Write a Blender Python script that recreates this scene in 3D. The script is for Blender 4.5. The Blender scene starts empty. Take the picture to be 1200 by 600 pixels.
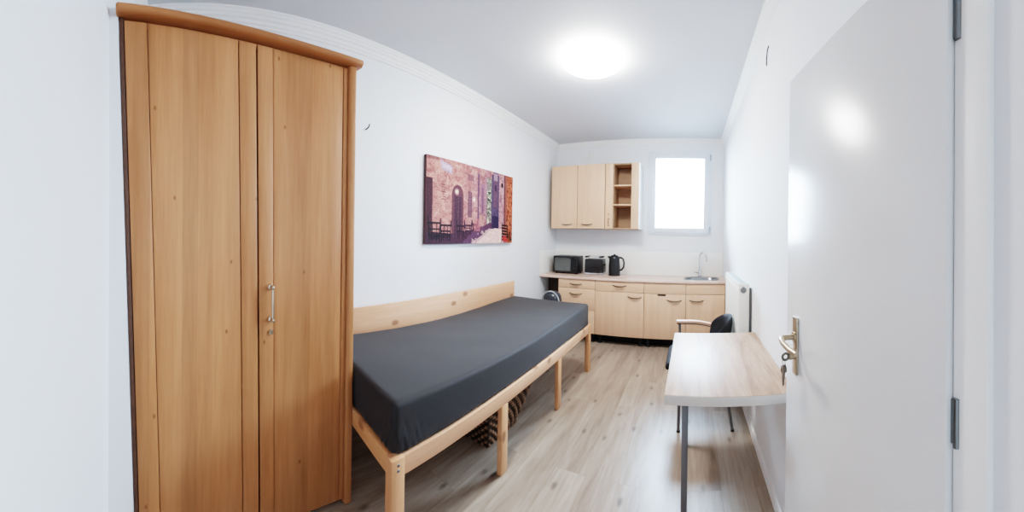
import bpy, bmesh, math, random
import numpy as np
from mathutils import Matrix, Vector, noise
random.seed(7)
PI = math.pi
sc = bpy.context.scene
COL = sc.collection
CAMH = 1.401
XL, XR, YB, YF, ZC = -2.03, 0.463, 4.509, -0.330, 2.812
WM = {}

# ------------------------------------------------------------------ materials
def lin(c):
    c = c / 255.0
    return c / 12.92 if c <= 0.04045 else ((c + 0.055) / 1.055) ** 2.4
def rgb(r, g, b): return (lin(r), lin(g), lin(b), 1.0)

class NT:
    def __init__(s, name):
        s.m = bpy.data.materials.new(name); s.m.use_nodes = True
        s.t = s.m.node_tree; s.t.nodes.clear()
        s.out = s.t.nodes.new('ShaderNodeOutputMaterial')
    def n(s, typ, **k):
        nd = s.t.nodes.new(typ)
        for a, v in k.items():
            if a.startswith('i_'):
                nd.inputs[a[2:].replace('_', ' ')].default_value = v
            else: setattr(nd, a, v)
        return nd
    def l(s, a, b): s.t.links.new(a, b)
    def math(s, op, a, b=None):
        nd = s.n('ShaderNodeMath', operation=op)
        for i, v in enumerate((a, b)):
            if v is None: continue
            if hasattr(v, 'is_linked'): s.l(v, nd.inputs[i])
            else: nd.inputs[i].default_value = v
        return nd.outputs[0]
    def mix(s, f, a, b, mode='MIX'):
        nd = s.n('ShaderNodeMix', data_type='RGBA', blend_type=mode)
        for i, v in ((0, f), (6, a), (7, b)):
            if hasattr(v, 'is_linked'): s.l(v, nd.inputs[i])
            else: nd.inputs[i].default_value = v
        return nd.outputs[2]
    def ramp(s, f, stops):
        nd = s.n('ShaderNodeValToRGB')
        e = nd.color_ramp.elements
        while len(e) < len(stops): e.new(0.5)
        for k, (p, c) in enumerate(stops): e[k].position = p; e[k].color = c
        s.l(f, nd.inputs[0]); return nd.outputs[0]
    def pos(s, scale=(1, 1, 1), src='Object'):
        tc = s.n('ShaderNodeTexCoord'); mp = s.n('ShaderNodeMapping')
        mp.inputs['Scale'].default_value = scale
        s.l(tc.outputs[src], mp.inputs[0]); return mp.outputs[0]
    def noise(s, vec, scale, detail=4, rough=.55, dist=0):
        nd = s.n('ShaderNodeTexNoise')
        nd.inputs['Scale'].default_value = scale; nd.inputs['Detail'].default_value = detail
        nd.inputs['Roughness'].default_value = rough; nd.inputs['Distortion'].default_value = dist
        s.l(vec, nd.inputs['Vector']); return nd.outputs['Fac']
    def bsdf(s, color, rough=.5, metal=0, spec=.5, bump=None, bstr=.1, bdist=.01, **k):
        p = s.n('ShaderNodeBsdfPrincipled')
        for nm, v in (('Base Color', color), ('Roughness', rough), ('Metallic', metal), ('Specular IOR Level', spec)):
            if hasattr(v, 'is_linked'): s.l(v, p.inputs[nm])
            else: p.inputs[nm].default_value = v
        for nm, v in k.items(): p.inputs[nm.replace('_', ' ')].default_value = v
        if bump is not None:
            b = s.n('ShaderNodeBump'); b.inputs['Strength'].default_value = bstr; b.inputs['Distance'].default_value = bdist
            s.l(bump, b.inputs['Height']); s.l(b.outputs[0], p.inputs['Normal'])
        s.l(p.outputs[0], s.out.inputs[0]); return s.m

def plain(name, c, rough=.5, metal=0, spec=.5, var=.04, nscale=6, bump=0, **k):
    t = NT(name); v = t.pos(); f = t.noise(v, nscale)
    a = tuple(x * (1 - var) for x in c[:3]) + (1,); b = tuple(min(1, x * (1 + var)) for x in c[:3]) + (1,)
    col = t.mix(f, a, b)
    h = t.noise(v, 180, 2) if bump else None
    return t.bsdf(col, rough, metal, spec, h, bump, .004, **k)

def wood(name, light, dark, axis=2, fine=60, stretch=14, strip=0, stripvar=.12, strip_axis=0, knots=0, kplane=None, krad=.13, kfreq=.55, rough=.45, spec=.35, kn=(120, 70, 40)):
    t = NT(name)
    sx = [1, 1, 1]; sx[axis] = 1 / stretch
    v = t.pos(tuple(sx))
    big = t.noise(v, fine / 6, 3, .5, .6); sm = t.noise(v, fine, 6, .65, .2)
    f = t.math('ADD', t.math('MULTIPLY', big, .55), t.math('MULTIPLY', sm, .45))
    f = t.math('MULTIPLY', t.math('SUBTRACT', f, .36), 3.4)
    nd = t.n('ShaderNodeClamp'); t.l(f, nd.inputs[0]); f = nd.outputs[0]
    col = t.mix(f, rgb(*dark), rgb(*light))
    if strip:
        tc = t.n('ShaderNodeTexCoord'); sp = t.n('ShaderNodeSeparateXYZ'); t.l(tc.outputs['Object'], sp.inputs[0])
        q = t.math('FLOOR', t.math('DIVIDE', sp.outputs[strip_axis], strip))
        w = t.n('ShaderNodeTexWhiteNoise', noise_dimensions='1D'); t.l(q, w.inputs['W'])
        g = t.math('ADD', t.math('MULTIPLY', w.outputs['Value'], 2 * stripvar), 1 - stripvar)
        hv = t.n('ShaderNodeHueSaturation'); t.l(g, hv.inputs['Value']); t.l(col, hv.inputs['Color']); col = hv.outputs[0]
    if knots:
        tc2 = t.n('ShaderNodeTexCoord'); sp2 = t.n('ShaderNodeSeparateXYZ'); t.l(tc2.outputs['Object'], sp2.inputs[0])
        ax2 = [a for a in (kplane or (0, 1, 2)) if a != axis][0]
        cb = t.n('ShaderNodeCombineXYZ'); t.l(t.math('MULTIPLY', sp2.outputs[axis], .62), cb.inputs[0]); t.l(sp2.outputs[ax2], cb.inputs[1])
        vo = t.n('ShaderNodeTexVoronoi', voronoi_dimensions='2D'); vo.inputs['Scale'].default_value = knots
        t.l(cb.outputs[0], vo.inputs['Vector'])
        cell = t.n('ShaderNodeSeparateColor'); t.l(vo.outputs['Color'], cell.inputs[0])
        on = t.math('GREATER_THAN', cell.outputs[0], kfreq)
        d = t.math('ADD', vo.outputs['Distance'], t.math('MULTIPLY', t.noise(t.pos(), 30), krad * .5))
        k = t.ramp(d, [(krad * .75, (1, 1, 1, 1)), (krad * 1.35, (0, 0, 0, 1))])
        col = t.mix(t.math('MULTIPLY', t.math('MULTIPLY', k, on), .75), col, rgb(*kn))
    return t.bsdf(col, rough, 0, spec, sm, .06, .002)

M = {}
def wallmat(name, c, rough=.75):
    t = NT(name); v = t.pos()
    f = t.noise(v, 1.2, 3); g = t.noise(v, 140, 3)
    col = t.mix(f, rgb(*c), rgb(*[x - 5 for x in c]))
    return t.bsdf(col, rough, 0, .25, g, .05, .002)
M['wall'] = wallmat('white_wall_paint', (233, 235, 237))
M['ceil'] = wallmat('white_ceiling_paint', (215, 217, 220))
M['trim'] = plain('white_trim_paint', rgb(238, 238, 236), .45, var=.015)
M['door'] = plain('white_door_lacquer', rgb(222, 222, 221), .24, var=.015, nscale=2, bump=.05)
M['pvc'] = plain('white_window_plastic', rgb(222, 228, 236), .35, var=.01)
M['wardrobe'] = wood('wardrobe_alder_veneer', (186, 132, 91), (160, 106, 67), 2, 42, 16, strip=.068, stripvar=.10, knots=5.0, kplane=(0, 2), krad=.035, kfreq=.7, rough=.42, kn=(120, 72, 40))
M['wardrobe_h'] = wood('wardrobe_alder_cornice', (180, 120, 78), (152, 97, 58), 0, 42, 16, rough=.4)
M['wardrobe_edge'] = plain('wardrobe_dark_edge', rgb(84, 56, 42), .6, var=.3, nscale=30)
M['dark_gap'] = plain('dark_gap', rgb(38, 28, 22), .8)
M['pine'] = wood('pine_board_lengthwise', (230, 182, 148), (206, 154, 118), 1, 46, 16, knots=5.0, kplane=(1, 2), krad=.125, kfreq=.35, rough=.5, kn=(134, 84, 56))
M['pine_x'] = wood('pine_board_crosswise', (214, 160, 114), (190, 134, 90), 0, 46, 16, knots=5.0, kplane=(0, 2), krad=.125, kfreq=.35, rough=.5, kn=(134, 84, 56))
M['pine_z'] = wood('pine_post', (222, 170, 130), (198, 144, 104), 2, 46, 14, knots=5.0, kplane=(2, 1), krad=.125, kfreq=.35, rough=.5, kn=(120, 74, 48))
M['beech'] = wood('pale_beech_laminate', (230, 192, 162), (217, 177, 146), 2, 70, 22, rough=.42)
M['beech_h'] = wood('pale_beech_drawer', (230, 192, 162), (217, 177, 146), 0, 70, 22, rough=.42)
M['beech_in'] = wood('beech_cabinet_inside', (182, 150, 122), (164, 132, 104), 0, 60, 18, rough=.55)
M['worktop'] = wood('rosy_beech_worktop', (226, 200, 184), (206, 176, 160), 0, 60, 14, rough=.3, spec=.5)
M['desk_edge'] = plain('pale_grey_desk_edge', rgb(216, 210, 202), .4, var=.02)
M['melamine'] = plain('white_melamine', rgb(238, 236, 234), .4, var=.02)
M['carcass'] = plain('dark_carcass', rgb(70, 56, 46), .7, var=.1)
M['niche'] = plain('taupe_niche_shade', rgb(92, 78, 68), .7)  # dark tone stands in for shade under the worktop
M['black_void'] = plain('black_shade_and_slot', rgb(26, 23, 22), .7)  # stands in for shade below the cabinets; also the dark slot
M['nickel'] = plain('brushed_nickel', rgb(132, 116, 100), .35, 1, var=.05, nscale=40)
M['bright'] = plain('bright_nickel', rgb(206, 192, 172), .22, 1, var=.05)
M['chrome'] = plain('chrome', rgb(214, 216, 220), .12, 1, var=.02)
M['steel'] = plain('stainless_steel', rgb(128, 130, 130), .28, 1, var=.06, nscale=50)
M['brass'] = plain('champagne_door_fittings', rgb(186, 170, 148), .3, .9, var=.04)
M['dull_metal'] = plain('grey_painted_steel', rgb(112, 112, 114), .4, .35, var=.05)
M['black'] = plain('black_plastic', rgb(30, 30, 32), .32, var=.1)
M['black_matt'] = plain('black_matt_plastic', rgb(26, 26, 28), .6, var=.1)
M['black_fabric'] = plain('black_chair_fabric', rgb(32, 32, 36), .85, var=.25, nscale=120, bump=.2)
M['oven_glass'] = plain('dark_oven_glass', rgb(92, 94, 92), .12, var=.2, nscale=12)
M['grey_plastic'] = plain('light_grey_plastic', rgb(172, 178, 184), .4, var=.03)
M['grey_smoke'] = plain('dark_smoked_plastic', rgb(44, 48, 56), .3, var=.1)
M['arm_wood'] = wood('steamed_beech_armrest', (232, 190, 164), (206, 160, 132), 0, 50, 10, rough=.3, spec=.5)
M['radiator'] = plain('radiator_white_enamel', rgb(236, 234, 226), .35, var=.01)
M['grille'] = plain('radiator_grille_grey', rgb(186, 198, 200), .4, var=.03)
M['canvas_side'] = plain('canvas_wrap_side', rgb(88, 62, 66), .8, var=.2, nscale=20)
M['splash'] = plain('cream_splashback_panel', rgb(238, 236, 230), .3, var=.012)
M['bracket'] = plain('white_plastic_cover', rgb(230, 231, 228), .4)
M['keysteel'] = plain('key_steel', rgb(120, 114, 104), .3, .9, var=.1)

# floor: oak look laminate, planks run along Y
def floor_mat():
    t = NT('oak_laminate_floor')
    tc = t.n('ShaderNodeTexCoord'); mp = t.n('ShaderNodeMapping'); mp.inputs['Rotation'].default_value = (0, 0, PI / 2)
    t.l(tc.outputs['Object'], mp.inputs[0])
    br = t.n('ShaderNodeTexBrick'); br.offset = .37; br.offset_frequency = 2
    br.inputs['Scale'].default_value = 1; br.inputs['Brick Width'].default_value = 1.29; br.inputs['Row Height'].default_value = .193
    br.inputs['Mortar Size'].default_value = .0012; br.inputs['Mortar Smooth'].default_value = .2; br.inputs['Bias'].default_value = 0
    br.inputs['Color1'].default_value = (0, 0, 0, 1); br.inputs['Color2'].default_value = (1, 1, 1, 1); br.inputs['Mortar'].default_value = (.5, .5, .5, 1)
    t.l(mp.outputs[0], br.inputs['Vector'])
    # per plank offset of the grain
    ad = t.n('ShaderNodeVectorMath', operation='MULTIPLY_ADD')
    ad.inputs[1].default_value = (1, 1, 1)
    sc3 = t.n('ShaderNodeVectorMath', operation='SCALE'); sc3.inputs['Scale'].default_value = 7.0
    t.l(br.outputs['Color'], sc3.inputs[0]); t.l(tc.outputs['Object'], ad.inputs[0]); t.l(sc3.outputs[0], ad.inputs[2])
    m2 = t.n('ShaderNodeMapping'); m2.inputs['Scale'].default_value = (1, .09, 1); t.l(ad.outputs[0], m2.inputs[0])
    g1 = t.noise(m2.outputs[0], 9, 4, .55, 1.2); g2 = t.noise(m2.outputs[0], 55, 6, .65, .3)
    f = t.math('ADD', t.math('MULTIPLY', g1, .6), t.math('MULTIPLY', g2, .4))
    f = t.math('ADD', t.math('MULTIPLY', t.math('SUBTRACT', f, .5), 1.9), .47)
    f = t.math('ADD', f, t.math('MULTIPLY', t.math('SUBTRACT', br.outputs['Color'], .5), .2))
    col = t.ramp(f, [(.0, rgb(102, 86, 73)), (.3, rgb(142, 124, 108)), (.6, rgb(163, 147, 131)), (1, rgb(182, 169, 155))])
    # knots
    m3 = t.n('ShaderNodeMapping'); m3.inputs['Scale'].default_value = (1.5, .7, 1); t.l(tc.outputs['Object'], m3.inputs[0])
    vo = t.n('ShaderNodeTexVoronoi', voronoi_dimensions='2D'); vo.inputs['Scale'].default_value = 3.1; t.l(m3.outputs[0], vo.inputs['Vector'])
    cell = t.n('ShaderNodeSeparateColor'); t.l(vo.outputs['Color'], cell.inputs[0])
    d = t.math('ADD', vo.outputs['Distance'], t.math('MULTIPLY', t.noise(tc.outputs['Object'], 26, 4), .07))
    k = t.ramp(d, [(.06, (1, 1, 1, 1)), (.13, (0, 0, 0, 1))])
    k = t.math('MULTIPLY', k, t.math('GREATER_THAN', cell.outputs[1], .25))
    col = t.mix(t.math('MULTIPLY', k, .7), col, rgb(84, 70, 60))
    col = t.mix(t.math('MULTIPLY', br.outputs['Fac'], .45), col, rgb(110, 90, 70))
    r = t.math('ADD', t.math('MULTIPLY', g2, .14), .24)
    return t.bsdf(col, r, 0, .5, g2, .05, .002)
M['floor'] = floor_mat()

def desk_mat():
    t = NT('oak_decor_desktop')
    v = t.pos((1, .1, 1))
    a = t.noise(v, 12, 4, .55, 1.5); b = t.noise(v, 70, 6, .65)
    f = t.math('ADD', t.math('MULTIPLY', a, .6), t.math('MULTIPLY', b, .4))
    f = t.math('ADD', t.math('MULTIPLY', t.math('SUBTRACT', f, .5), 2.6), .5)
    col = t.ramp(f, [(.05, rgb(132, 100, 80)), (.5, rgb(174, 142, 118)), (1, rgb(194, 168, 146))])
    return t.bsdf(col, .42, 0, .5, b, .05, .002)
M['desktop'] = desk_mat()

def sheet_mat():
    t = NT('charcoal_fitted_sheet')
    v = t.pos(); f = t.noise(v, 3, 4); g = t.noise(v, 420, 2)
    col = t.mix(f, rgb(42, 40, 41), rgb(49, 47, 48))
    m = t.bsdf(col, .75, 0, .3, g, .12, .002)
    p = [n for n in t.t.nodes if n.type == 'BSDF_PRINCIPLED'][0]
    p.inputs['Sheen Weight'].default_value = .15; p.inputs['Sheen Roughness'].default_value = .4
    return m
M['sheet'] = sheet_mat()

def attr_mat(name, rough=.7, spec=.2, bump=0):
    t = NT(name); a = t.n('ShaderNodeAttribute', attribute_name='paint')
    g = t.noise(t.pos(), 300, 2) if bump else None
    return t.bsdf(a.outputs['Color'], rough, 0, spec, g, bump, .002)
M['paint'] = attr_mat('canvas_print', .7, .2, .05)
M['wicker'] = attr_mat('brown_wicker', .6, .3)

def glass_mat():
    t = NT('window_glass')
    fr = t.n('ShaderNodeFresnel', i_IOR=1.45); tr = t.n('ShaderNodeBsdfTransparent'); gl = t.n('ShaderNodeBsdfGlossy')
    gl.inputs['Roughness'].default_value = .02; tr.inputs['Color'].default_value = (.96, .98, 1, 1)
    mx = t.n('ShaderNodeMixShader'); t.l(fr.outputs[0], mx.inputs[0]); t.l(tr.outputs[0], mx.inputs[1]); t.l(gl.outputs[0], mx.inputs[2])
    t.l(mx.outputs[0], t.out.inputs[0]); return t.m
M['glass'] = glass_mat()
def emit_mat(name, c, s):
    t = NT(name); e = t.n('ShaderNodeEmission'); e.inputs[0].default_value = c; e.inputs[1].default_value = s
    t.l(e.outputs[0], t.out.inputs[0]); return t.m
LAMP_S = 32.0
M['lamp'] = emit_mat('lit_opal_diffuser', (1, .985, .95, 1), LAMP_S)

# ------------------------------------------------------------------ mesh helpers
def B(): return bmesh.new()
def box(bm, x0, x1, y0, y1, z0, z1, bev=.0025, seg=2, mat4=None):
    vs = [bm.verts.new((x, y, z)) for x in (x0, x1) for y in (y0, y1) for z in (z0, z1)]
    idx = [(0, 1, 3, 2), (4, 6, 7, 5), (0, 4, 5, 1), (2, 3, 7, 6), (0, 2, 6, 4), (1, 5, 7, 3)]
    fs = [bm.faces.new([vs[i] for i in q]) for q in idx]
    out = list(vs)
    if bev:
        es = list({e for f in fs for e in f.edges})
        b = min(bev, .45 * min(abs(x1 - x0), abs(y1 - y0), abs(z1 - z0)))
        r = bmesh.ops.bevel(bm, geom=es, offset=b, segments=seg, profile=.5, affect='EDGES')
        out = list({v for v in r['verts']} | {v for v in vs if v.is_valid})
    if mat4 is not None: bmesh.ops.transform(bm, matrix=mat4, verts=[v for v in out if v.is_valid])
    return out
def tube(bm, pts, r, seg=12, cap=True, sq=None):
    pts = [Vector(p) for p in pts]; rings = []
    rs = r if isinstance(r, (list, tuple)) else [r] * len(pts)
    up = None
    for i, p in enumerate(pts):
        d = (pts[min(i + 1, len(pts) - 1)] - pts[max(i - 1, 0)]).normalized()
        if up is None:
            up = Vector((0, 0, 1)) if abs(d.z) < .9 else Vector((1, 0, 0))
        a = d.cross(up).normalized(); b = a.cross(d).normalized(); up = b
        k = sq or (1, 1)
        rings.append([bm.verts.new(p + (a * math.cos(t) * k[0] + b * math.sin(t) * k[1]) * rs[i]) for t in [2 * PI * j / seg for j in range(seg)]])
    for i in range(len(rings) - 1):
        for j in range(seg):
            bm.faces.new((rings[i][j], rings[i][(j + 1) % seg], rings[i + 1][(j + 1) % seg], rings[i + 1][j]))
    if cap:
        bm.faces.new(rings[0][::-1]); bm.faces.new(rings[-1])
def lathe(bm, prof, c=(0, 0, 0), seg=32, sx=1, sy=1):
    rings = []
    for r, z in prof:
        if r < 1e-6: rings.append([bm.verts.new((c[0], c[1], c[2] + z))])
        else: rings.append([bm.verts.new((c[0] + r * sx * math.cos(2 * PI * j / seg), c[1] + r * sy * math.sin(2 * PI * j / seg), c[2] + z)) for j in range(seg)])
    for a, b in zip(rings, rings[1:]):
        for j in range(seg):
            k = (j + 1) % seg
            if len(a) == 1 and len(b) == 1: continue
            if len(a) == 1: bm.faces.new((a[0], b[k], b[j]))
            elif len(b) == 1: bm.faces.new((a[j], a[k], b[0]))
            else: bm.faces.new((a[j], a[k], b[k], b[j]))
def prism(bm, poly, ax, a, b):
    """polygon in the two other axes (kept in xyz order), extruded along axis ax from a to b"""
    def mk(p, t):
        v = list(p); v.insert(ax, t); return bm.verts.new(v)
    A = [mk(p, a) for p in poly]; Z = [mk(p, b) for p in poly]; n = len(poly)
    bm.faces.new(A); bm.faces.new(Z[::-1])
    for i in range(n): bm.faces.new((A[i], Z[i], Z[(i + 1) % n], A[(i + 1) % n]))
def arc(c, r, a0, a1, n, plane='xz'):
    out = []
    for i in range(n + 1):
        a = a0 + (a1 - a0) * i / n
        u, v = r * math.cos(a), r * math.sin(a)
        p = {'xz': (c[0] + u, c[1], c[2] + v), 'xy': (c[0] + u, c[1] + v, c[2]), 'yz': (c[0], c[1] + u, c[2] + v)}[plane]
        out.append(p)
    return out

def empty(name, loc, rz=0, label=None, cat=None, group=None, kind=None):
    o = bpy.data.objects.new(name, None); COL.objects.link(o); o.empty_display_size = .1
    o.location = loc; o.rotation_euler = (0, 0, rz)
    WM[o.name] = Matrix.Translation(loc) @ Matrix.Rotation(rz, 4, 'Z')
    tag(o, label, cat, group, kind); return o
def tag(o, label=None, cat=None, group=None, kind=None):
    for k, v in (('label', label), ('category', cat), ('group', group), ('kind', kind)):
        if v: o[k] = v
    return o
def obj(name, bm, mat, parent=None, local=False, smooth=35, origin=None):
    bmesh.ops.recalc_face_normals(bm, faces=bm.faces[:])
    me = bpy.data.meshes.new(name)
    if parent is not None:
        W = WM[parent.name]
        if not local: bmesh.ops.transform(bm, matrix=W.inverted(), verts=bm.verts[:])
    elif origin is not None:
        bmesh.ops.translate(bm, vec=-Vector(origin), verts=bm.verts[:]); W = Matrix.Translation(origin)
    else: W = Matrix.Identity(4)
    bm.to_mesh(me); bm.free()
    for m in (mat if isinstance(mat, (list, tuple)) else [mat]): me.materials.append(m)
    if smooth:
        me.polygons.foreach_set('use_smooth', [True] * len(me.polygons))
        try: me.set_sharp_from_angle(angle=math.radians(smooth))
        except Exception: pass
    o = bpy.data.objects.new(name, me); COL.objects.link(o)
    if parent is not None: o.parent = parent
    elif origin is not None: o.location = origin
    WM[o.name] = W
    return o
def boxobj(name, b, mat, parent=None, bev=.0025, local=False, seg=2, origin=None):
    bm = B(); box(bm, *b, bev=bev, seg=seg); return obj(name, bm, mat, parent, local, origin=origin)

# ------------------------------------------------------------------ room shell
WX0, WX1, WZ0, WZ1 = -.61, .286, 1.439, 2.636      # window opening in the back wall
T = .12
def struct(o): o['kind'] = 'structure'; return o
bm = B(); box(bm, XL - T, XR + T, YF - T, YB + T, -.1, 0, 0); struct(obj('floor', bm, M['floor']))
bm = B(); box(bm, XL - T, XR + T, YF - T, YB + T, ZC, ZC + .1, 0); struct(obj('ceiling', bm, M['ceil']))
bm = B(); box(bm, XL - T, XL, YF - T, YB + T, 0, ZC, 0); struct(obj('wall_left', bm, M['wall']))
bm = B(); box(bm, XR, XR + T, YF - T, YB + T, 0, ZC, 0); struct(obj('wall_right', bm, M['wall']))
bm = B(); box(bm, XL, XR, YF - T, YF, 0, ZC, 0); struct(obj('wall_front', bm, M['wall']))
bm = B()
box(bm, XL, WX0, YB, YB + T, 0, ZC, 0); box(bm, WX1, XR, YB, YB + T, 0, ZC, 0)
box(bm, WX0, WX1, YB, YB + T, 0, WZ0, 0); box(bm, WX0, WX1, YB, YB + T, WZ1, ZC, 0)
bmesh.ops.remove_doubles(bm, verts=bm.verts[:], dist=1e-5)
struct(obj('wall_back', bm, M['wall']))
# crown moulding: stepped profile (offset from wall, drop below ceiling)
CP = [(0, 0), (.050, 0), (.050, .010), (.043, .016), (.043, .030), (.034, .036), (.034, .052), (.022, .060), (.022, .078), (.012, .086), (.012, .098), (0, .104)]
bm = B(); prism(bm, [(XL + a, ZC - d) for a, d in CP], 1, YF, YB); struct(obj('trim_1', bm, M['trim']))
bm = B(); prism(bm, [(XR - a, ZC - d) for a, d in CP], 1, YF, YB); struct(obj('trim_2', bm, M['trim']))
bm = B(); prism(bm, [(YB - a * .8, ZC - d * .75) for a, d in CP], 0, XL, XR); struct(obj('trim_3', bm, M['trim']))
bm = B(); prism(bm, [(YF + a, ZC - d) for a, d in CP], 0, XL, XR); struct(obj('trim_4', bm, M['trim']))
# baseboards
BP = [(0, 0), (.014, 0), (.014, .048), (.008, .058), (0, .060)]
bm = B(); prism(bm, [(XL + a, z) for a, z in BP], 1, YF, YB); struct(obj('baseboard_left', bm, M['trim']))
bm = B(); prism(bm, [(XR - a, z) for a, z in BP], 1, .43, YB); struct(obj('baseboard_right', bm, M['trim']))
bm = B(); prism(bm, [(YB - a, z) for a, z in BP], 0, XL, XR); struct(obj('baseboard_back', bm, M['trim']))
bm = B(); prism(bm, [(YF + a, z) for a, z in BP], 0, XL, XR); struct(obj('baseboard_front', bm, M['trim']))
# door casing on the right wall, beside the hinges
bm = B(); box(bm, XR - .022, XR, .325, .405, 0, 2.06, .004); box(bm, XR - .022, XR, -.41, .325, 1.98, 2.06, .004)
struct(obj('trim_5', bm, M['trim']))

# ------------------------------------------------------------------ window
win = empty('window_1', ((WX0 + WX1) / 2, YB, WZ0), kind='structure')
def frame(bm, x0, x1, z0, z1, w, y0, y1, bev=.004):
    box(bm, x0, x0 + w, y0, y1, z0, z1, bev); box(bm, x1 - w, x1, y0, y1, z0, z1, bev)
    box(bm, x0 + w, x1 - w, y0, y1, z0, z0 + w, bev); box(bm, x0 + w, x1 - w, y0, y1, z1 - w, z1, bev)
bm = B(); frame(bm, WX0, WX1, WZ0, WZ1, .05, YB - .018, YB + .07); obj('window_frame', bm, M['pvc'], win)
sx0, sx1, sz0, sz1 = WX0 + .03, WX1 - .03, WZ0 + .03, WZ1 - .03
bm = B(); frame(bm, sx0, sx1, sz0, sz1, .068, YB - .034, YB + .03); sash = obj('window_sash', bm, M['pvc'], win)
bm = B(); frame(bm, sx0 + .066, sx1 - .066, sz0 + .066, sz1 - .066, .010, YB - .022, YB + .02, .003); obj('glazing_bead', bm, M['pvc'], win)
boxobj('window_pane', (sx0 + .07, sx1 - .07, YB + .002, YB + .008, sz0 + .07, sz1 - .07), M['glass'], win, 0)
for z in (2.50, 1.475):
    bm = B(); tube(bm, [(WX1 - .016, YB - .030, z), (WX1 - .016, YB - .030, z + .085)], .010, 12); obj('hinge', bm, M['grey_plastic'], win)
bm = B(); box(bm, sx0 + .018, sx0 + .046, YB - .044, YB - .034, 1.98, 2.05, .004)
tube(bm, [(sx0 + .032, YB - .044, 2.015), (sx0 + .032, YB - .075, 2.015), (sx0 + .032, YB - .08, 1.99), (sx0 + .032, YB - .08, 1.89)], .009, 10)
obj('window_handle', bm, M['pvc'], win)

# ------------------------------------------------------------------ wardrobe (turned a little towards the room)
Lw, Rw = Vector((-1.232, -.30)), Vector((-1.434, .803))
dw = (Rw - Lw); WWID = dw.length; ang = math.atan2(dw.y, dw.x)
wr = empty('wardrobe', (Lw.x, Lw.y, 0), ang, 'tall two-door wardrobe in honey-coloured wood with rounded cornice, against the left wall', 'wardrobe')
ZD0, ZD1, ZT = .03, 2.232, 2.30
def warp(bm):
    for i in range(1, 16): bmesh.ops.bisect_plane(bm, geom=bm.verts[:] + bm.edges[:] + bm.faces[:], plane_co=(WWID * i / 16, 0, 0), plane_no=(1, 0, 0))
    for v in bm.verts:
        v.co.z *= 1.002
        sb = min(max(v.co.x / WWID, 0), 1); v.co.y += .22 * sb * (1 - sb)     # front very slightly hollow
        #                       # the carcass is slightly narrower at its foot on the left
        k = 1 - v.co.z / 2.25
        s = v.co.x / WWID
        v.co.x += .185 * max(v.co.y, 0) * max(0, 1 - v.co.x / WWID)
        v.co.x += (.010 + .078 * k) * (1 - min(max(s, -.05), 1)) ** 1.0
    return bm
def wbox(name, b, mat, parent=wr, bev=.003, seg=2):
    bm = B(); box(bm, *b, bev=bev, seg=seg); warp(bm); return obj(name, bm, mat, parent, True)
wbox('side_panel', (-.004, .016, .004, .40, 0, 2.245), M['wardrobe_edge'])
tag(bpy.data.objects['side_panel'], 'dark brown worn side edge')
bm = B(); box(bm, WWID - .042, WWID, -.012, .028, 0, 2.25, .011, 4); box(bm, WWID - .022, WWID - .006, .025, .40, 0, 2.245, .002); warp(bm)
obj('side_panel', bm, M['wardrobe'], wr, True)
wbox('back_panel', (.012, WWID - .012, .388, .398, .02, 2.24), M['wardrobe'])
wbox('base_panel', (.016, WWID - .022, .02, .39, .012, .06), M['wardrobe'])
wbox('top_panel', (.016, WWID - .022, .02, .39, 2.22, 2.245), M['wardrobe'])
wbox('carcass_shadow', (.016, WWID - .04, .024, .03, .02, 2.245), M['dark_gap'])  # dark sheet behind the doors, stands in for shade in their gaps
bpy.data.objects['carcass_shadow'].name = 'gap_shade'
# cornice: bullnose profile swept along the front, rounded at the ends
bm = B()
prof = [(.40, 2.246), (-.012, 2.246)] + [(-.022 + .020 * math.cos(a), 2.263 + .017 * math.sin(a)) for a in [(-.5 * PI) - PI * i / 10 for i in range(11)]] + [(.40, 2.280)]
prof = [(-.012 if i == 1 else p[0], p[1]) for i, p in enumerate(prof)]
prism(bm, prof, 0, -.012, WWID + .022)
bmesh.ops.bevel(bm, geom=[e for e in bm.edges if abs(e.verts[0].co.x - e.verts[1].co.x) < 1e-6], offset=.010, segments=3, profile=.5, affect='EDGES', clamp_overlap=True)
for i in range(1, 12): bmesh.ops.bisect_plane(bm, geom=bm.verts[:] + bm.edges[:] + bm.faces[:], plane_co=(WWID * i / 12, 0, 0), plane_no=(1, 0, 0))
warp(bm); obj('cornice', bm, M['wardrobe_h'], wr, True)
def wdoor(s0, s1, stl, stl2):
    """frame-and-panel door: stiles and panel divided by fine grooves"""
    bm = B()
    box(bm, s0, stl - .0012, 0, .02, ZD0, ZD1, .003); box(bm, stl + .0012, stl2 - .0012, .003, .02, ZD0, ZD1, .0035); box(bm, stl2 + .0012, s1, 0, .02, ZD0, ZD1, .003)
    warp(bm); return obj('door', bm, M['wardrobe'], wr, True)
d1 = wdoor(.018, .588, .108, .505)
d2 = wdoor(.596, WWID - .046, .672, 1.052)
hx = .655; bm = B()
for z in (1.000, 1.148):
    b2 = B(); lathe(b2, [(0, 0), (.013, .001), (.014, .006), (.008, .012), (.007, .024), (.011, .030), (.008, .037), (0, .039)], (0, 0, 0), 18)
    bmesh.ops.transform(b2, matrix=Matrix.Translation((hx, 0, z)) @ Matrix.Rotation(PI / 2, 4, 'X'), verts=b2.verts[:])
    mt = bpy.data.meshes.new('t'); b2.to_mesh(mt); b2.free(); bm.from_mesh(mt); bpy.data.meshes.remove(mt)
tube(bm, [(hx, -.030, 1.000 + .148 * i / 12) for i in range(13)], [.0055 + .0025 * math.sin(PI * i / 12) for i in range(13)], 14)
warp(bm); tag(obj('handle', bm, M['bright'], d2, True), 'nickel bow handle')
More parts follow.
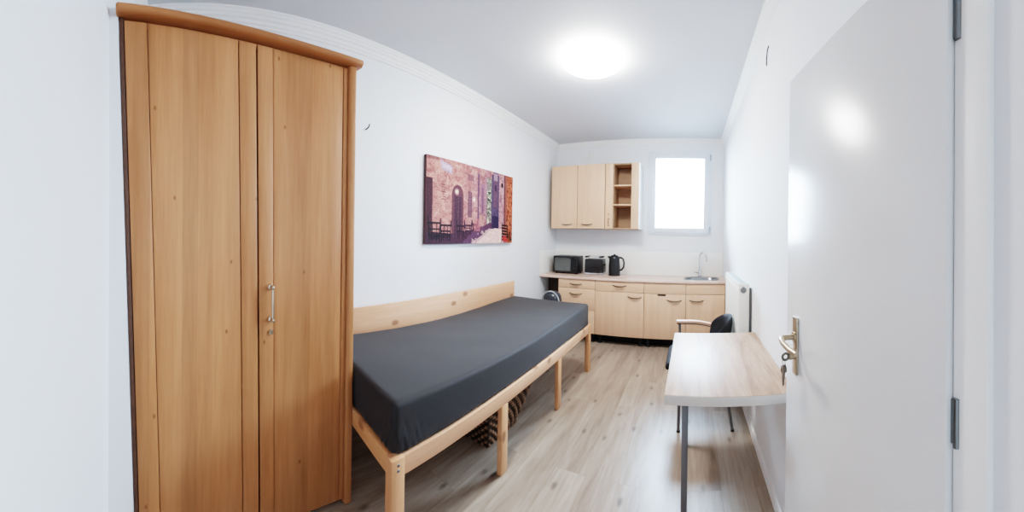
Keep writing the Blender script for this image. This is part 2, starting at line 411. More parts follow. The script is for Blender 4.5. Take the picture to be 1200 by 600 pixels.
b2 = B(); lathe(b2, [(0, .003), (.004, .003), (.005, .006), (.012, .006), (.013, .001), (.013, 0)], (0, 0, 0), 20)
bmesh.ops.transform(b2, matrix=Matrix.Translation((hx, 0, .940)) @ Matrix.Rotation(PI / 2, 4, 'X'), verts=b2.verts[:])
warp(b2); tag(obj('keyhole', b2, M['bright'], d2, True), 'round metal keyhole cover')

# added white strip covering the dark shaded gap between wardrobe and front wall
bm = B(); FP = [(-.10, 0), (.084, 0), (.004, 2.29), (-.10, 2.29)]
prism(bm, FP, 1, .006, .022); bmesh.ops.transform(bm, matrix=WM[wr.name], verts=bm.verts[:])
struct(obj('added_gap_cover_strip', bm, M['wall']))

# ------------------------------------------------------------------ bed
BX0, BX1, BY0, BY1 = -1.975, -1.014, .800, 3.175
RZ0, RZ1 = .404, .484
def skew(bm):                 # the near end of the bed stands slightly out of square
    for v in bm.verts:
        k = max(0, 1 - (v.co.y - BY0) / .7)
        v.co.y += min(k, 1.02) * (-.042 + .105 * (BX1 - v.co.x) / (BX1 - BX0))
    return bm
bed = empty('bed_frame', ((BX0 + BX1) / 2, (BY0 + BY1) / 2, 0), 0, 'single bed frame of knotty pine along the left wall', 'bed')
def leg(x0, x1, y0, y1, z1): return bobj('leg', (x0, x1, y0, y1, 0, z1), M['pine_z'])
def bobj(name, b, mat, bev=.004):
    bm = B(); box(bm, *b, bev=bev); skew(bm); return obj(name, bm, mat, bed)
bobj('side_rail', (BX1 - .026, BX1, BY0 + .01, BY1, RZ0, RZ1), M['pine'])
bobj('side_rail', (BX0 + .03, BX0 + .056, BY0 + .03, BY1 - .03, RZ0, RZ1), M['pine'])
bobj('end_rail', (BX0 + .03, BX1 - .03, BY0, BY0 + .026, RZ0, RZ1), M['pine_x'])
bobj('end_rail', (BX0 + .03, BX1 - .028, BY1 - .026, BY1, RZ0, RZ1), M['pine_x'])
bobj('back_board', (BX0, BX0 + .026, .95, BY1 - .01, .60, .868), M['pine'])
lg = leg(BX1 - .048, BX1 + .006, BY0 - .006, BY0 + .058, RZ1 + .002)
bm = B()
for z in (.440, .462):
    b2 = B(); lathe(b2, [(0, .004), (.005, .003), (.007, 0)], (0, 0, 0), 12)
    bmesh.ops.transform(b2, matrix=Matrix.Translation((BX1 + .006, BY0 - .016, z)) @ Matrix.Rotation(PI / 2, 4, 'Y'), verts=b2.verts[:])
    mt = bpy.data.meshes.new('t'); b2.to_mesh(mt); b2.free(); bm.from_mesh(mt); bpy.data.meshes.remove(mt)
obj('screw', bm, M['steel'], lg)
for y in (1.530, 2.335): leg(BX1 - .030, BX1 + .002, y, y + .066, RZ0)
leg(BX1 - .044, BX1 + .002, BY1 - .060, BY1 + .002, RZ1 + .002)
for y in (.95, 1.9, BY1 - .09): leg(BX0 + .028, BX0 + .060, y, y + .066, RZ0)
for i in range(14):
    y = BY0 + .10 + i * (BY1 - BY0 - .2) / 13
    boxobj('slat', (BX0 + .057, BX1 - .027, y - .035, y + .035, RZ1 - .052, RZ1 - .034), M['pine_x'], bed, .002)

# mattress: dense rounded box with a soft sag and creases at the near corner
bm = B(); mx0, mx1, my0, my1, mz0, mz1 = BX0 + .030, BX1 - .016, BY0 + .016, BY1 - .03, RZ1 - .002, .702
box(bm, mx0, mx1, my0, my1, mz0, mz1, .026, 5)
for i in range(1, 16): bmesh.ops.bisect_plane(bm, geom=bm.verts[:] + bm.edges[:] + bm.faces[:], plane_co=(mx0 + (mx1 - mx0) * i / 16, 0, 0), plane_no=(1, 0, 0))
for i in range(1, 40): bmesh.ops.bisect_plane(bm, geom=bm.verts[:] + bm.edges[:] + bm.faces[:], plane_co=(0, my0 + (my1 - my0) * i / 40, 0), plane_no=(0, 1, 0))
for i in range(1, 8): bmesh.ops.bisect_plane(bm, geom=bm.verts[:] + bm.edges[:] + bm.faces[:], plane_co=(0, 0, mz0 + .03 + (mz1 - mz0 - .07) * i / 8), plane_no=(0, 0, 1))
# finer cuts near the front corner for the creases
for i in range(1, 14): bmesh.ops.bisect_plane(bm, geom=bm.verts[:] + bm.edges[:] + bm.faces[:], plane_co=(0, my0 + .03 + .012 * i, 0), plane_no=(0, 1, 0))
for i in range(1, 8): bmesh.ops.bisect_plane(bm, geom=bm.verts[:] + bm.edges[:] + bm.faces[:], plane_co=(mx1 - .03 - .012 * i, 0, 0), plane_no=(1, 0, 0))
bm.normal_update()
for v in bm.verts:
    n = v.normal.copy(); u = (v.co.y - my0) / (my1 - my0); t = (v.co.z - mz0) / (mz1 - mz0)
    if t > .5: v.co.z -= .028 * math.sin(PI * min(max(u * 1.05, 0), 1)) ** 1.4 * (t - .5) * 2
    q = noise.noise(Vector((v.co.x * 4, v.co.y * 4, v.co.z * 6)))
    v.co += n * .003 * q
    dcr = math.hypot(v.co.x - mx1, v.co.y - my0)
    if dcr < .20 and t < .75:
        w = (1 - dcr / .20) * (1 - t / .75)
        v.co += n * (.007 * w * math.sin((v.co.y - v.co.x + .35 * v.co.z) * 190 * (1 if dcr > .02 else .5)))
    if t < .2: v.co += Vector((n.x, n.y, 0)) * .006 * (1 - t / .2)
skew(bm)
tag(obj('mattress', bm, M['sheet'], origin=((mx0 + mx1) / 2, (my0 + my1) / 2, mz0), smooth=60), 'mattress in a dark grey fitted sheet lying on the pine bed', 'mattress')

# wicker basket under the bed
bm = B(); lay = bm.loops.layers.float_color.new('paint')
bx0, bx1, by0, by1, bh = -1.62, -1.225, 1.685, 2.0, .315
rows, per = 13, 15
def bpt(u, v, off):
    """u runs round the four sides, v up; flares out towards the rim"""
    e = .03 + .0 * v; fl = .10 * v ** 1.3
    x0, x1, y0, y1 = bx0 - fl * .2, bx1 + fl * .15, by0 - fl * .15, by1 + .36 * v ** .75
    side = int(u) % 4; t = u - int(u)
    P4 = [((x1, y0), (x1, y1)), ((x1, y1), (x0, y1)), ((x0, y1), (x0, y0)), ((x0, y0), (x1, y0))]
    N4 = [(1, 0), (0, 1), (-1, 0), (0, -1)]
    (ax, ay), (cx, cy) = P4[side]
    return Vector((ax + (cx - ax) * t + N4[side][0] * off, ay + (cy - ay) * t + N4[side][1] * off, .002 + bh * v))
nu, nv = per * 6, rows * 5
grid = []; shade = []
for j in range(nv + 1):
    rw, sh = [], []
    for i in range(nu * 4):
        u = i / nu; v = j / nv
        r = int(min(v * rows, rows - 1e-6)); fr = v * rows - r
        a = math.sin(PI * per * u + (PI if r % 2 else 0)) ; bump = max(0, a) ** .6 * math.sin(PI * fr) ** .7
        rw.append(bm.verts.new(bpt(u, v, .018 * bump))); sh.append(bump)
    grid.append(rw); shade.append(sh)
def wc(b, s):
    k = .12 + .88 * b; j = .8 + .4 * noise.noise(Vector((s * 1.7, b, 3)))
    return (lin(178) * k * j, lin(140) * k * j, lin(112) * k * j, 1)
for j in range(nv):
    for i in range(nu * 4):
        k = (i + 1) % (nu * 4)
        f = bm.faces.new((grid[j][i], grid[j][k], grid[j + 1][k], grid[j + 1][i]))
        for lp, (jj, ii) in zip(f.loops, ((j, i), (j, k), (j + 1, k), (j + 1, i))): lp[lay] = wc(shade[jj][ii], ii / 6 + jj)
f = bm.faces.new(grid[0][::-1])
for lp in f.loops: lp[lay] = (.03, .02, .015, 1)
bk = empty('wicker_basket', ((bx0 + bx1) / 2, (by0 + by1) / 2, 0), 0, 'brown woven wicker basket on the floor under the bed', 'basket')
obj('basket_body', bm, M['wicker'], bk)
bm = B(); lay = bm.loops.layers.float_color.new('paint')
tube(bm, [bpt(u, 1, .004) for u in [i / 12 for i in range(48)]] + [bpt(0, 1, .004)], .012, 8)
for f in bm.faces:
    for lp in f.loops: lp[lay] = (lin(110), lin(80), lin(62), 1)
obj('rim', bm, M['wicker'], bk)

# grey swing-top bin between the bed and the kitchen
bn = empty('waste_bin', (-1.585, 3.44, 0), 0, 'round grey waste bin with a domed lid behind the far end of the bed', 'bin')
bm = B(); lathe(bm, [(0, 0), (.085, 0), (.090, .01), (.112, .60), (.115, .61), (.108, .61), (.086, .02), (0, .02)], (-1.585, 3.44, 0), 32); obj('bin_body', bm, M['grey_plastic'], bn)
bm = B(); lathe(bm, [(.112, .611), (.112, .64), (.104, .69), (.086, .722), (.05, .742), (0, .748)], (-1.585, 3.44, 0), 32); obj('dome_lid', bm, M['grey_smoke'], bn)
bm = B(); tube(bm, [(-1.585 + .112 * math.cos(a), 3.44 - .06, .62 + .128 * math.sin(a)) for a in [PI * i / 24 for i in range(25)]], .008, 10); obj('lid_rim', bm, M['grey_plastic'], bn)

# ------------------------------------------------------------------ canvas picture: old town alley with cafe chairs
PY0, PY1, PZ0, PZ1, PXF = 1.808, 3.166, 1.314, 2.081, XL + .034
pic = empty('canvas_picture', (XL, (PY0 + PY1) / 2, PZ0), 0, 'wide canvas print of a pink stone alley with cafe chairs, on the left wall', 'picture')
boxobj('stretcher', (XL + .002, PXF - .001, PY0, PY1, PZ0, PZ1), M['canvas_side'], pic, .003)
NW, NH = 230, 130
rs = np.random.RandomState(3)
U, V = np.meshgrid((np.arange(NW) + .5) / NW, (np.arange(NH) + .5) / NH)     # V from the top
def vnoise(sx, sy, seed):
    r = np.random.RandomState(seed); g = r.rand(sy + 2, sx + 2)
    x = U * sx; y = V * sy; xi = x.astype(int); yi = y.astype(int); fx = x - xi; fy = y - yi
    return (g[yi, xi] * (1 - fx) + g[yi, xi + 1] * fx) * (1 - fy) + (g[yi + 1, xi] * (1 - fx) + g[yi + 1, xi + 1] * fx) * fy
img = np.zeros((NH, NW, 3)); img[:] = (192, 146, 142)
def put(mask, c, a=1.0):
    m = (np.clip(mask.astype(float), 0, 1) * a)[..., None]; img[:] = img * (1 - m) + np.array(c, float) * m
def rect(u0, u1, v0, v1, c, a=1.0, s=.006): put(np.clip((U - u0) / s + .5, 0, 1) * np.clip((u1 - U) / s + .5, 0, 1) * np.clip((V - v0) / s + .5, 0, 1) * np.clip((v1 - V) / s + .5, 0, 1), c, a)
def poly(pts, c, a=1.0):
    ins = np.zeros_like(U, bool); n = len(pts)
    for i in range(n):
        (x0, y0), (x1, y1) = pts[i], pts[(i + 1) % n]
        cnd = ((y0 > V) != (y1 > V)) & (U < (x1 - x0) * (V - y0) / ((y1 - y0) or 1e-9) + x0); ins ^= cnd
    put(ins, c, a)
def line(x0, y0, x1, y1, w, c, a=1.0):
    dx, dy = x1 - x0, (y1 - y0) * .56; L2 = dx * dx + dy * dy + 1e-12
    t = np.clip(((U - x0) * dx + (V - y0) * .56 * dy) / L2, 0, 1)
    put(np.clip((w - np.hypot(U - x0 - t * dx, (V - y0) * .56 - t * dy)) / .003 + .5, 0, 1), c, a)
def blob(u, v, r, c, a=1.0): put(np.clip((r - np.hypot(U - u, (V - v) * .56)) / .005 + .5, 0, 1), c, a)
# left facade with rough plaster, going violet with distance
put(np.clip((U - .30) / .3, 0, 1), (170, 138, 156), .8)
put(vnoise(40, 26, 5) > .62, (160, 112, 112), .45); put(vnoise(26, 18, 6) > .66, (216, 176, 166), .5); put(vnoise(80, 50, 7) > .7, (150, 104, 104), .35)
rect(0, .055, .25, 1, (104, 74, 84)); rect(0, .1, 0, .04, (140, 102, 104), .6)
poly([(.12, .02), (.235, .07), (.235, .17), (.13, .13)], (176, 164, 192)); poly([(.135, .05), (.225, .085), (.225, .14), (.14, .11)], (204, 192, 216), .8)
for k in range(7): rect(.135 + .008 * (k % 3), .165 + .01 * (k % 2), .30 + .028 * k, .315 + .028 * k, (126, 88, 92), .7)
# arched doorway
arch = (U > .235) & (U < .355) & (V > .40) | ((np.hypot((U - .295) / .06, (V - .41) / .13) < 1) & (V < .42))
put(arch, (126, 92, 104)); rect(.262, .335, .42, .9, (98, 74, 92), .8); rect(.30, .305, .36, .9, (140, 110, 118), .7)
put(((np.abs(np.hypot((U - .295) / .066, (V - .41) / .145) - 1) < .06) & (V < .41)), (206, 160, 150), .7)
rect(.405, .45, .34, .67, (118, 92, 112), .8); rect(.425, .43, .34, .67, (170, 140, 150), .7); rect(.40, .47, .12, .2, (128, 98, 112), .6)
rect(.515, .535, .08, .85, (116, 94, 124), .85); rect(.545, .60, .20, .62, (150, 124, 150), .6); rect(.57, .585, .25, .6, (112, 92, 122), .6)
rect(.47, .49, .1, .8, (200, 164, 166), .5); rect(.60, .63, .1, .7, (166, 140, 160), .7)
# foliage
fo = (vnoise(60, 40, 11) > .45) & (U > .625 + .02 * vnoise(10, 30, 12)) & (U < .72) & (V > .12) & (V < .82)
put((U > .63) & (U < .71) & (V > .1) & (V < .84), (128, 140, 140), .7); put(fo, (156, 178, 158), .8); put(fo & (vnoise(90, 60, 13) > .62), (226, 234, 226), .9); put(fo & (vnoise(70, 60, 14) > .66), (74, 92, 86), .8)
# dark end of the alley with tower
rect(.69, .80, .04, .82, (112, 104, 136)); rect(.715, .775, 0, .5, (126, 108, 134)); rect(.735, .755, .18, .27, (84, 76, 108), .8); rect(.70, .79, .62, .80, (84, 80, 112), .8)
rect(.72, .77, .02, .12, (196, 188, 210), .6)
rect(.795, .875, .02, .80, (196, 164, 176)); put((U > .795) & (U < .875) & (V < .8) & (vnoise(60, 40, 15) > .6), (164, 130, 148), .6)
rect(.825, .850, .13, .19, (64, 52, 70)); rect(.81, .83, .3, .42, (130, 104, 128), .7); rect(.84, .86, .45, .62, (176, 138, 150), .8)
rect(.868, .885, 0, .78, (120, 84, 96)); rect(.885, .915, 0, .9, (168, 120, 116))
rect(.91, 1, 0, 1, (190, 120, 98)); put((U > .91) & (vnoise(70, 44, 16) > .55), (216, 154, 128), .7); put((U > .91) & (vnoise(50, 50, 17) > .68), (140, 84, 76), .7)
# pavement in sun and shade
poly([(.28, 1.0), (.30, .90), (.60, .76), (.70, .70), (.70, .82), (.47, 1.0)], (120, 96, 124)); poly([(0, .86), (.3, .88), (.5, .80), (.34, 1), (0, 1)], (106, 80, 98))
poly([(.655, .80), (.845, .79), (.86, 1.0), (.44, 1.0), (.60, .87)], (232, 208, 210)); poly([(.60, .87), (.655, .80), (.70, .80), (.50, 1.0), (.44, 1.0)], (190, 162, 178), .7)
put((V > .8) & (U > .45) & (U < .86) & (vnoise(40, 30, 19) > .7), (246, 228, 226), .5)
# tables and chairs
for u0, w, v0, v1, c in ((.02, .11, .70, .98, (66, 48, 60)), (.13, .10, .72, .96, (74, 54, 66)), (.29, .08, .72, .92, (84, 62, 78)), (.37, .08, .71, .88, (92, 70, 88)), (.455, .06, .70, .82, (104, 80, 98))):
    line(u0, v0 + .06, u0 + w, v0 + .06, .006, c); line(u0 + .01, v0 + .13, u0 + w - .01, v0 + .13, .005, c); line(u0, v0, u0 + .012, v1, .0045, c); line(u0 + w, v0 + .01, u0 + w - .01, v1, .0045, c)
    line(u0 + w * .35, v0 + .06, u0 + w * .3, v1, .003, c); line(u0 + w * .7, v0 + .06, u0 + w * .7, v1, .003, c); line(u0, v1 - .08, u0 + w, v1 - .07, .003, c)
    rect(u0 + .01, u0 + w - .01, v0 + .16, v1 - .03, c, .45)
rect(.475, .55, .68, .84, (206, 140, 146), .55)
for k in range(6): line(.845, .74 + .042 * k, .925, .75 + .042 * k, .0065, (58, 42, 54)); rect(.85, .92, .755 + .042 * k, .772 + .042 * k, (170, 128, 130), .6)
line(.845, .72, .84, .99, .004, (60, 44, 54)); line(.925, .74, .925, .98, .004, (60, 44, 54))
for k in range(16): blob(.86 + .07 * rs.rand(), .90 + .08 * rs.rand(), .010, (214, 92, 96), .8)
for k in range(22): blob(.92 + .075 * rs.rand(), .84 + .14 * rs.rand(), .011, (96, 92, 62), .8)
for k in range(8): blob(.94 + .05 * rs.rand(), .84 + .1 * rs.rand(), .007, (210, 96, 110), .8)
for u, v in ((.285, .365), (.475, .43)): blob(u, v, .022, (226, 196, 190), .6); blob(u, v, .010, (255, 244, 230))
img *= (.86 + .28 * vnoise(NW - 1, NH - 1, 23))[..., None]
img = np.clip((img - 128) * 1.25 + 88, 6, 255); gray = img.mean(2, keepdims=True); img = (gray + (img - gray) * .80) * np.array([1.0, .93, .88])
col = np.vectorize(lin)(np.clip(img, 0, 255))
bm = B(); lay = bm.loops.layers.float_color.new('paint')
G = [[bm.verts.new((PXF, PY0 + (PY1 - PY0) * i / NW, PZ1 - (PZ1 - PZ0) * j / NH)) for i in range(NW + 1)] for j in range(NH + 1)]
for j in range(NH):
    for i in range(NW):
        f = bm.faces.new((G[j][i], G[j + 1][i], G[j + 1][i + 1], G[j][i + 1]))
        c = col[j, i]; cc = (float(c[0]), float(c[1]), float(c[2]), 1)
        for lp in f.loops: lp[lay] = cc
obj('print', bm, M['paint'], pic, smooth=0)

# ------------------------------------------------------------------ ceiling lamp
LX, LY = -.785, 2.375
lp_ = empty('ceiling_lamp', (LX, LY, ZC), 0, 'round glowing white ceiling lamp in the middle of the ceiling', 'lamp')
bm = B(); lathe(bm, [(0, 0), (.205, 0), (.205, -.018), (0, -.018)], (LX, LY, ZC), 48); obj('lamp_base', bm, M['trim'], lp_)
bm = B(); lathe(bm, [(.215, -.012), (.236, -.014), (.242, -.026), (.234, -.045), (.202, -.066), (.150, -.082), (.07, -.092), (0, -.095)], (LX, LY, ZC), 48); obj('diffuser', bm, M['lamp'], lp_)

# ------------------------------------------------------------------ kitchen
YK, YD = 3.954, 3.972
WT = .862
def bow(c, half, axis='x', out=.028, r=.006):
    """flat bow handle on a front facing -Y, centred at c"""
    pts = []
    for i in range(17):
        t = -1 + 2 * i / 16
        d = out * (1 - abs(t) ** 2.6); s = half * t
        pts.append((c[0] + s, c[1] - d, c[2] - .010 * (1 - t * t)) if axis == 'x' else (c[0], c[1] - d, c[2] + s))
    bm = B(); tube(bm, pts, [r * (1.5 if 3 < i < 13 else 1) for i in range(17)], 10)
    for t in (-1, 1):
        e = (c[0] + half * t, c[1], c[2]) if axis == 'x' else (c[0], c[1], c[2] + half * t)
        box(bm, e[0] - .011, e[0] + .011, e[1] - .005, e[1] + .001, e[2] - .006, e[2] + .006, .002)
    return bm
def base_cab(x0, x1, label):
    r = empty('base_cabinet', ((x0 + x1) / 2, (YD + YB) / 2, 0), 0, label, 'cabinet', 'base cabinets under the worktop')
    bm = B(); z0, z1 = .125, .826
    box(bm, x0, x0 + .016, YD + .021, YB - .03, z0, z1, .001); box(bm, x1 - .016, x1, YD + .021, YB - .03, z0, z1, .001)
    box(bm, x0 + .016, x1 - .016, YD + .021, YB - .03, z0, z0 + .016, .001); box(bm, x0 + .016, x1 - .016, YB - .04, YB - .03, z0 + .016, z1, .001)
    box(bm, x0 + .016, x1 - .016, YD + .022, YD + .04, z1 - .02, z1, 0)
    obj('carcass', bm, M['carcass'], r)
    for px in (x0 + .05, x1 - .05):
        for py in (YD + .09, YB - .10):
            bm = B(); lathe(bm, [(0, 0), (.030, 0), (.032, .006), (.022, .02), (.020, .110), (.032, .124), (0, .124)], (px, py, 0), 16); obj('foot', bm, M['black_matt'], r)
    boxobj('void_shade', (x0, x1, YD + .155, YD + .167, .001, .124), M['black_void'], r, .001)  # no real plinth: added black board stands in for the shaded void
    return r
def front(r, name, x0, x1, z0, z1, mat): return boxobj(name, (x0 + .002, x1 - .002, YD, YD + .019, z0 + .002, z1 - .002), mat, r, .0035)
KX = [-1.745, -1.2213, -.5759, -.0466, .447]
ZB, ZTP = .124, .826
c1 = base_cab(KX[0], KX[1], 'leftmost kitchen base cabinet, three drawers stacked, beside the dark niche')
for z0, z1, hz in ((.708, ZTP, .770), (.424, .708, .640), (ZB, .424, .352)):
    d = front(c1, 'drawer', KX[0], KX[1], z0, z1, M['beech_h'])
    obj('handle', bow((-1.492, YD, hz), .078), M['nickel'], d)
c2 = base_cab(KX[1], KX[2], 'widest kitchen base cabinet, one drawer above one door, under the kettle')
d = front(c2, 'drawer', KX[1], KX[2], .694, ZTP, M['beech_h']); obj('handle', bow((-.895, YD, .778), .080), M['nickel'], d)
d = front(c2, 'door', KX[1], KX[2], ZB, .694, M['beech']); obj('handle', bow((-.694, YD, .640), .080), M['nickel'], d)
c3 = base_cab(KX[2], KX[3], 'kitchen base cabinet with a small dark slot above its door, left of the sink cabinet')
front(c3, 'front_panel', KX[2], KX[3], .694, ZTP, M['beech_h'])
d = front(c3, 'door', KX[2], KX[3], ZB, .694, M['beech']); obj('handle', bow((-.192, YD, .618), .084), M['nickel'], d)
tag(boxobj('slot', (-.402, -.300, YD - .003, YD + .004, .671, .690), M['black_void'], d, .001), 'small dark slot')
c4 = base_cab(KX[3], KX[4], 'rightmost kitchen base cabinet under the sink, plain upper panel above one door')
front(c4, 'front_panel', KX[3], KX[4], .694, ZTP, M['beech_h'])
d = front(c4, 'door', KX[3], KX[4], ZB, .694, M['beech']); obj('handle', bow((.084, YD, .622), .082), M['nickel'], d)
boxobj('niche_shade_board', (XL + .002, KX[0] - .002, 4.26, 4.276, 0, .828), M['niche'], None, .001, origin=((XL + KX[0]) / 2, 4.268, 0))  # added board, its dark colour stands in for the worktop's shadow
tag(bpy.data.objects['niche_shade_board'], 'added dark board standing in for shade in the niche under the left end of the worktop', 'panel')
# worktop with the sink cut-out left open, front edge rounded
SX0, SX1, SY0, SY1 = -.065, .372, 4.085, 4.375
bm = B()
box(bm, XL + .002, XR - .002, YK, SY0, .829, WT, .008, 3)
box(bm, XL + .002, SX0, SY0, YB - .012, .829, WT, 0); box(bm, SX1, XR - .002, SY0, YB - .012, .829, WT, 0); box(bm, SX0, SX1, SY1, YB - .012, .829, WT, 0)
tag(obj('worktop', bm, M['worktop'], origin=((XL + XR) / 2, YK, .829)), 'long pinkish beech kitchen worktop across the back wall', 'worktop')
bm = B(); box(bm, XL + .008, XR - .002, YB - .010, YB - .001, WT, 1.192, .002); box(bm, XL + .001, XL + .010, YK + .01, YB - .011, WT, 1.192, .002)
tag(obj('splashback', bm, M['splash'], origin=((XL + XR) / 2, YB, WT)), 'low cream splashback panel on the wall behind the worktop', 'splashback')
# sink: lofted rounded rectangles
snk = empty('sink', ((SX0 + SX1) / 2, (SY0 + SY1) / 2, WT), 0, 'small oval stainless steel sink let into the worktop', 'sink')
def rrect(cx, cy, hx_, hy_, r, n=8):
    out = []
    for qx, qy, a0 in ((1, 1, 0), (-1, 1, PI / 2), (-1, -1, PI), (1, -1, 1.5 * PI)):
        for i in range(n + 1):
            a = a0 + PI / 2 * i / n; out.append((cx + qx * (hx_ - r) + r * math.cos(a), cy + qy * (hy_ - r) + r * math.sin(a)))
    return out
bm = B(); scx, scy = (SX0 + SX1) / 2, (SY0 + SY1) / 2; hx_, hy_ = (SX1 - SX0) / 2, (SY1 - SY0) / 2
loops = []
for dx, z, r in ((.022, WT + .001, .14), (.020, WT + .006, .14), (.004, WT + .006, .13), (-.004, WT - .002, .125), (-.012, WT - .09, .115), (-.03, WT - .12, .10), (-.06, WT - .128, .075)):
    loops.append([bm.verts.new((x, y, z)) for x, y in rrect(scx, scy, hx_ + dx, hy_ + dx, r)])
for a, b in zip(loops, loops[1:]):
    for i in range(len(a)): bm.faces.new((a[i], a[(i + 1) % len(a)], b[(i + 1) % len(a)], b[i]))
bm.faces.new(loops[-1]); obj('basin', bm, M['steel'], snk, smooth=50)
bm = B(); lathe(bm, [(0, .004), (.018, .004), (.022, .001), (.022, 0)], (scx, scy, WT - .127), 20); obj('drain', bm, M['chrome'], snk)
# mixer tap
fx, fy = .132, 4.435
tp = empty('faucet', (fx, fy, WT), 0, 'chrome gooseneck mixer tap standing behind the sink', 'faucet')
bm = B(); lathe(bm, [(0, 0), (.027, 0), (.027, .006), (.021, .012), (.020, .085), (.014, .095), (0, .095)], (fx, fy, WT), 24); obj('tap_body', bm, M['chrome'], tp)
bm = B(); pts = [(fx, fy, WT + .08 + .16 * i / 6) for i in range(7)] + [(fx + .048 - .048 * math.cos(a), fy - .035 * (1 - math.cos(a)) / 2, WT + .27 + .048 * math.sin(a) * 1.5) for a in [PI * i / 14 for i in range(1, 14)]] + [(fx + .098, fy - .04, WT + .245), (fx + .104, fy - .042, WT + .215)]
tube(bm, pts, .0105, 14); obj('spout', bm, M['chrome'], tp)
bm = B(); tube(bm, [(fx, fy, WT + .055), (fx - .028, fy, WT + .057)], .012, 14); tube(bm, [(fx - .026, fy, WT + .057), (fx - .075, fy - .012, WT + .072)], [.007, .005], 10); obj('lever', bm, M['chrome'], tp)

# wall cabinets
YU, UZ0, UZ1 = 4.169, 1.511, 2.402
def wall_cab(x0, x1, label):
    return empty('wall_cabinet', ((x0 + x1) / 2, (YU + YB) / 2, UZ0), 0, label, 'cabinet', 'wall cabinets above the worktop')
w1 = wall_cab(-1.965, -1.160, 'pale beech wall cabinet with two closed doors, above the oven and toaster')
bm = B(); box(bm, -1.965, -1.949, YU + .02, YB - .002, UZ0, UZ1, .001); box(bm, -1.176, -1.160, YU + .02, YB - .002, UZ0, UZ1, .001)
box(bm, -1.949, -1.176, YU + .02, YB - .002, UZ0, UZ0 + .016, .001); box(bm, -1.949, -1.176, YU + .02, YB - .002, UZ1 - .016, UZ1, .001); box(bm, -1.949, -1.176, YB - .01, YB - .002, UZ0 + .016, UZ1 - .016, 0)
obj('carcass', bm, M['beech_in'], w1)
for x0, x1, hx2 in ((-1.965, -1.563, -1.718), (-1.563, -1.160, -1.417)):
    d = boxobj('door', (x0 + .004, x1 - .004, YU, YU + .019, UZ0 + .001, UZ1 - .001), M['beech'], w1, .004)
    obj('handle', bow((hx2, YU, 1.572), .070), M['nickel'], d)
w2 = wall_cab(-1.158, -.690, 'pale beech wall cabinet with three open shelves and a narrow door, nearest the window')
bm = B(); box(bm, -1.158, -1.142, YU + .02, YB - .002, UZ0, UZ1, .001)
box(bm, -1.142, -.706, YU + .02, YB - .002, UZ0, UZ0 + .016, .001); box(bm, -1.142, -.706, YU + .02, YB - .002, UZ1 - .016, UZ1, .001); box(bm, -1.142, -.706, YB - .01, YB - .002, UZ0 + .016, UZ1 - .016, 0)
box(bm, -1.070, -1.046, YU + .02, YB - .011, UZ0 + .016, UZ1 - .016, .001); box(bm, -.800, -.786, YU + .02, YB - .011, UZ0 + .016, UZ1 - .016, .001)
obj('carcass', bm, M['beech_in'], w2)
tag(boxobj('side_panel', (-.706, -.690, YU + .004, YB - .002, UZ0, UZ1), M['melamine'], w2, .002), 'white side panel')
for z in (2.100, 1.836): boxobj('shelf', (-1.046, -.800, YU + .012, YB - .012, z - .009, z + .009), M['beech'], w2, .002)
d = boxobj('narrow_door', (-1.155, -1.052, YU, YU + .019, UZ0 + .001, UZ1 - .001), M['beech'], w2, .004)
obj('handle', bow((-1.104, YU, 1.600), .046, 'z', .022, .004), M['nickel'], d)
b2 = B(); lathe(b2, [(0, .010), (.006, .009), (.008, 0)], (0, 0, 0), 14); bmesh.ops.transform(b2, matrix=Matrix.Translation((-1.104, YU, 1.712)) @ Matrix.Rotation(PI / 2, 4, 'X'), verts=b2.verts[:]); obj('knob', b2, M['nickel'], d)
boxobj('stile', (-.797, -.692, YU, YU + .019, UZ0 + .001, UZ1 - .001), M['beech'], w2, .004)

# mini oven
ox0, ox1, oy0, oy1, oz0, oz1 = -1.935, -1.562, 4.215, 4.47, WT + .014, 1.118
ov = empty('mini_oven', ((ox0 + ox1) / 2, (oy0 + oy1) / 2, WT), 0, 'black mini oven with a glass door at the left end of the worktop', 'oven')
boxobj('oven_body', (ox0, ox1, oy0 + .02, oy1, oz0, oz1), M['black'], ov, .012, seg=4)
bm = B(); frame(bm, ox0, ox1 - .085, oz0 + .004, oz1 - .004, .022, oy0, oy0 + .022, .004); od = obj('oven_door', bm, M['black'], ov)
boxobj('door_glass', (ox0 + .021, ox1 - .106, oy0 + .006, oy0 + .014, oz0 + .024, oz1 - .024), M['oven_glass'], od, 0)
bm = B(); tube(bm, [(ox0 + .03, oy0 + .004, oz1 - .034), (ox0 + .03, oy0 - .018, oz1 - .034), (ox1 - .115, oy0 - .018, oz1 - .034), (ox1 - .115, oy0 + .004, oz1 - .034)], .006, 10); obj('door_handle', bm, M['steel'], od)
boxobj('control_panel', (ox1 - .084, ox1, oy0 + .002, oy0 + .022, oz0 + .004, oz1 - .004), M['black_matt'], ov, .003)
for z in (.25, .55, .82):
    b2 = B(); lathe(b2, [(0, .018), (.013, .017), (.016, 0)], (0, 0, 0), 18); bmesh.ops.transform(b2, matrix=Matrix.Translation((ox1 - .042, oy0 + .002, oz0 + (oz1 - oz0) * z)) @ Matrix.Rotation(PI / 2, 4, 'X'), verts=b2.verts[:]); obj('dial', b2, M['black'], ov)
for x in (ox0 + .03, ox1 - .03):
    for y in (oy0 + .05, oy1 - .04):
        bm = B(); lathe(bm, [(0, 0), (.012, 0), (.012, .015), (0, .015)], (x, y, WT), 12); obj('foot', bm, M['black_matt'], ov)
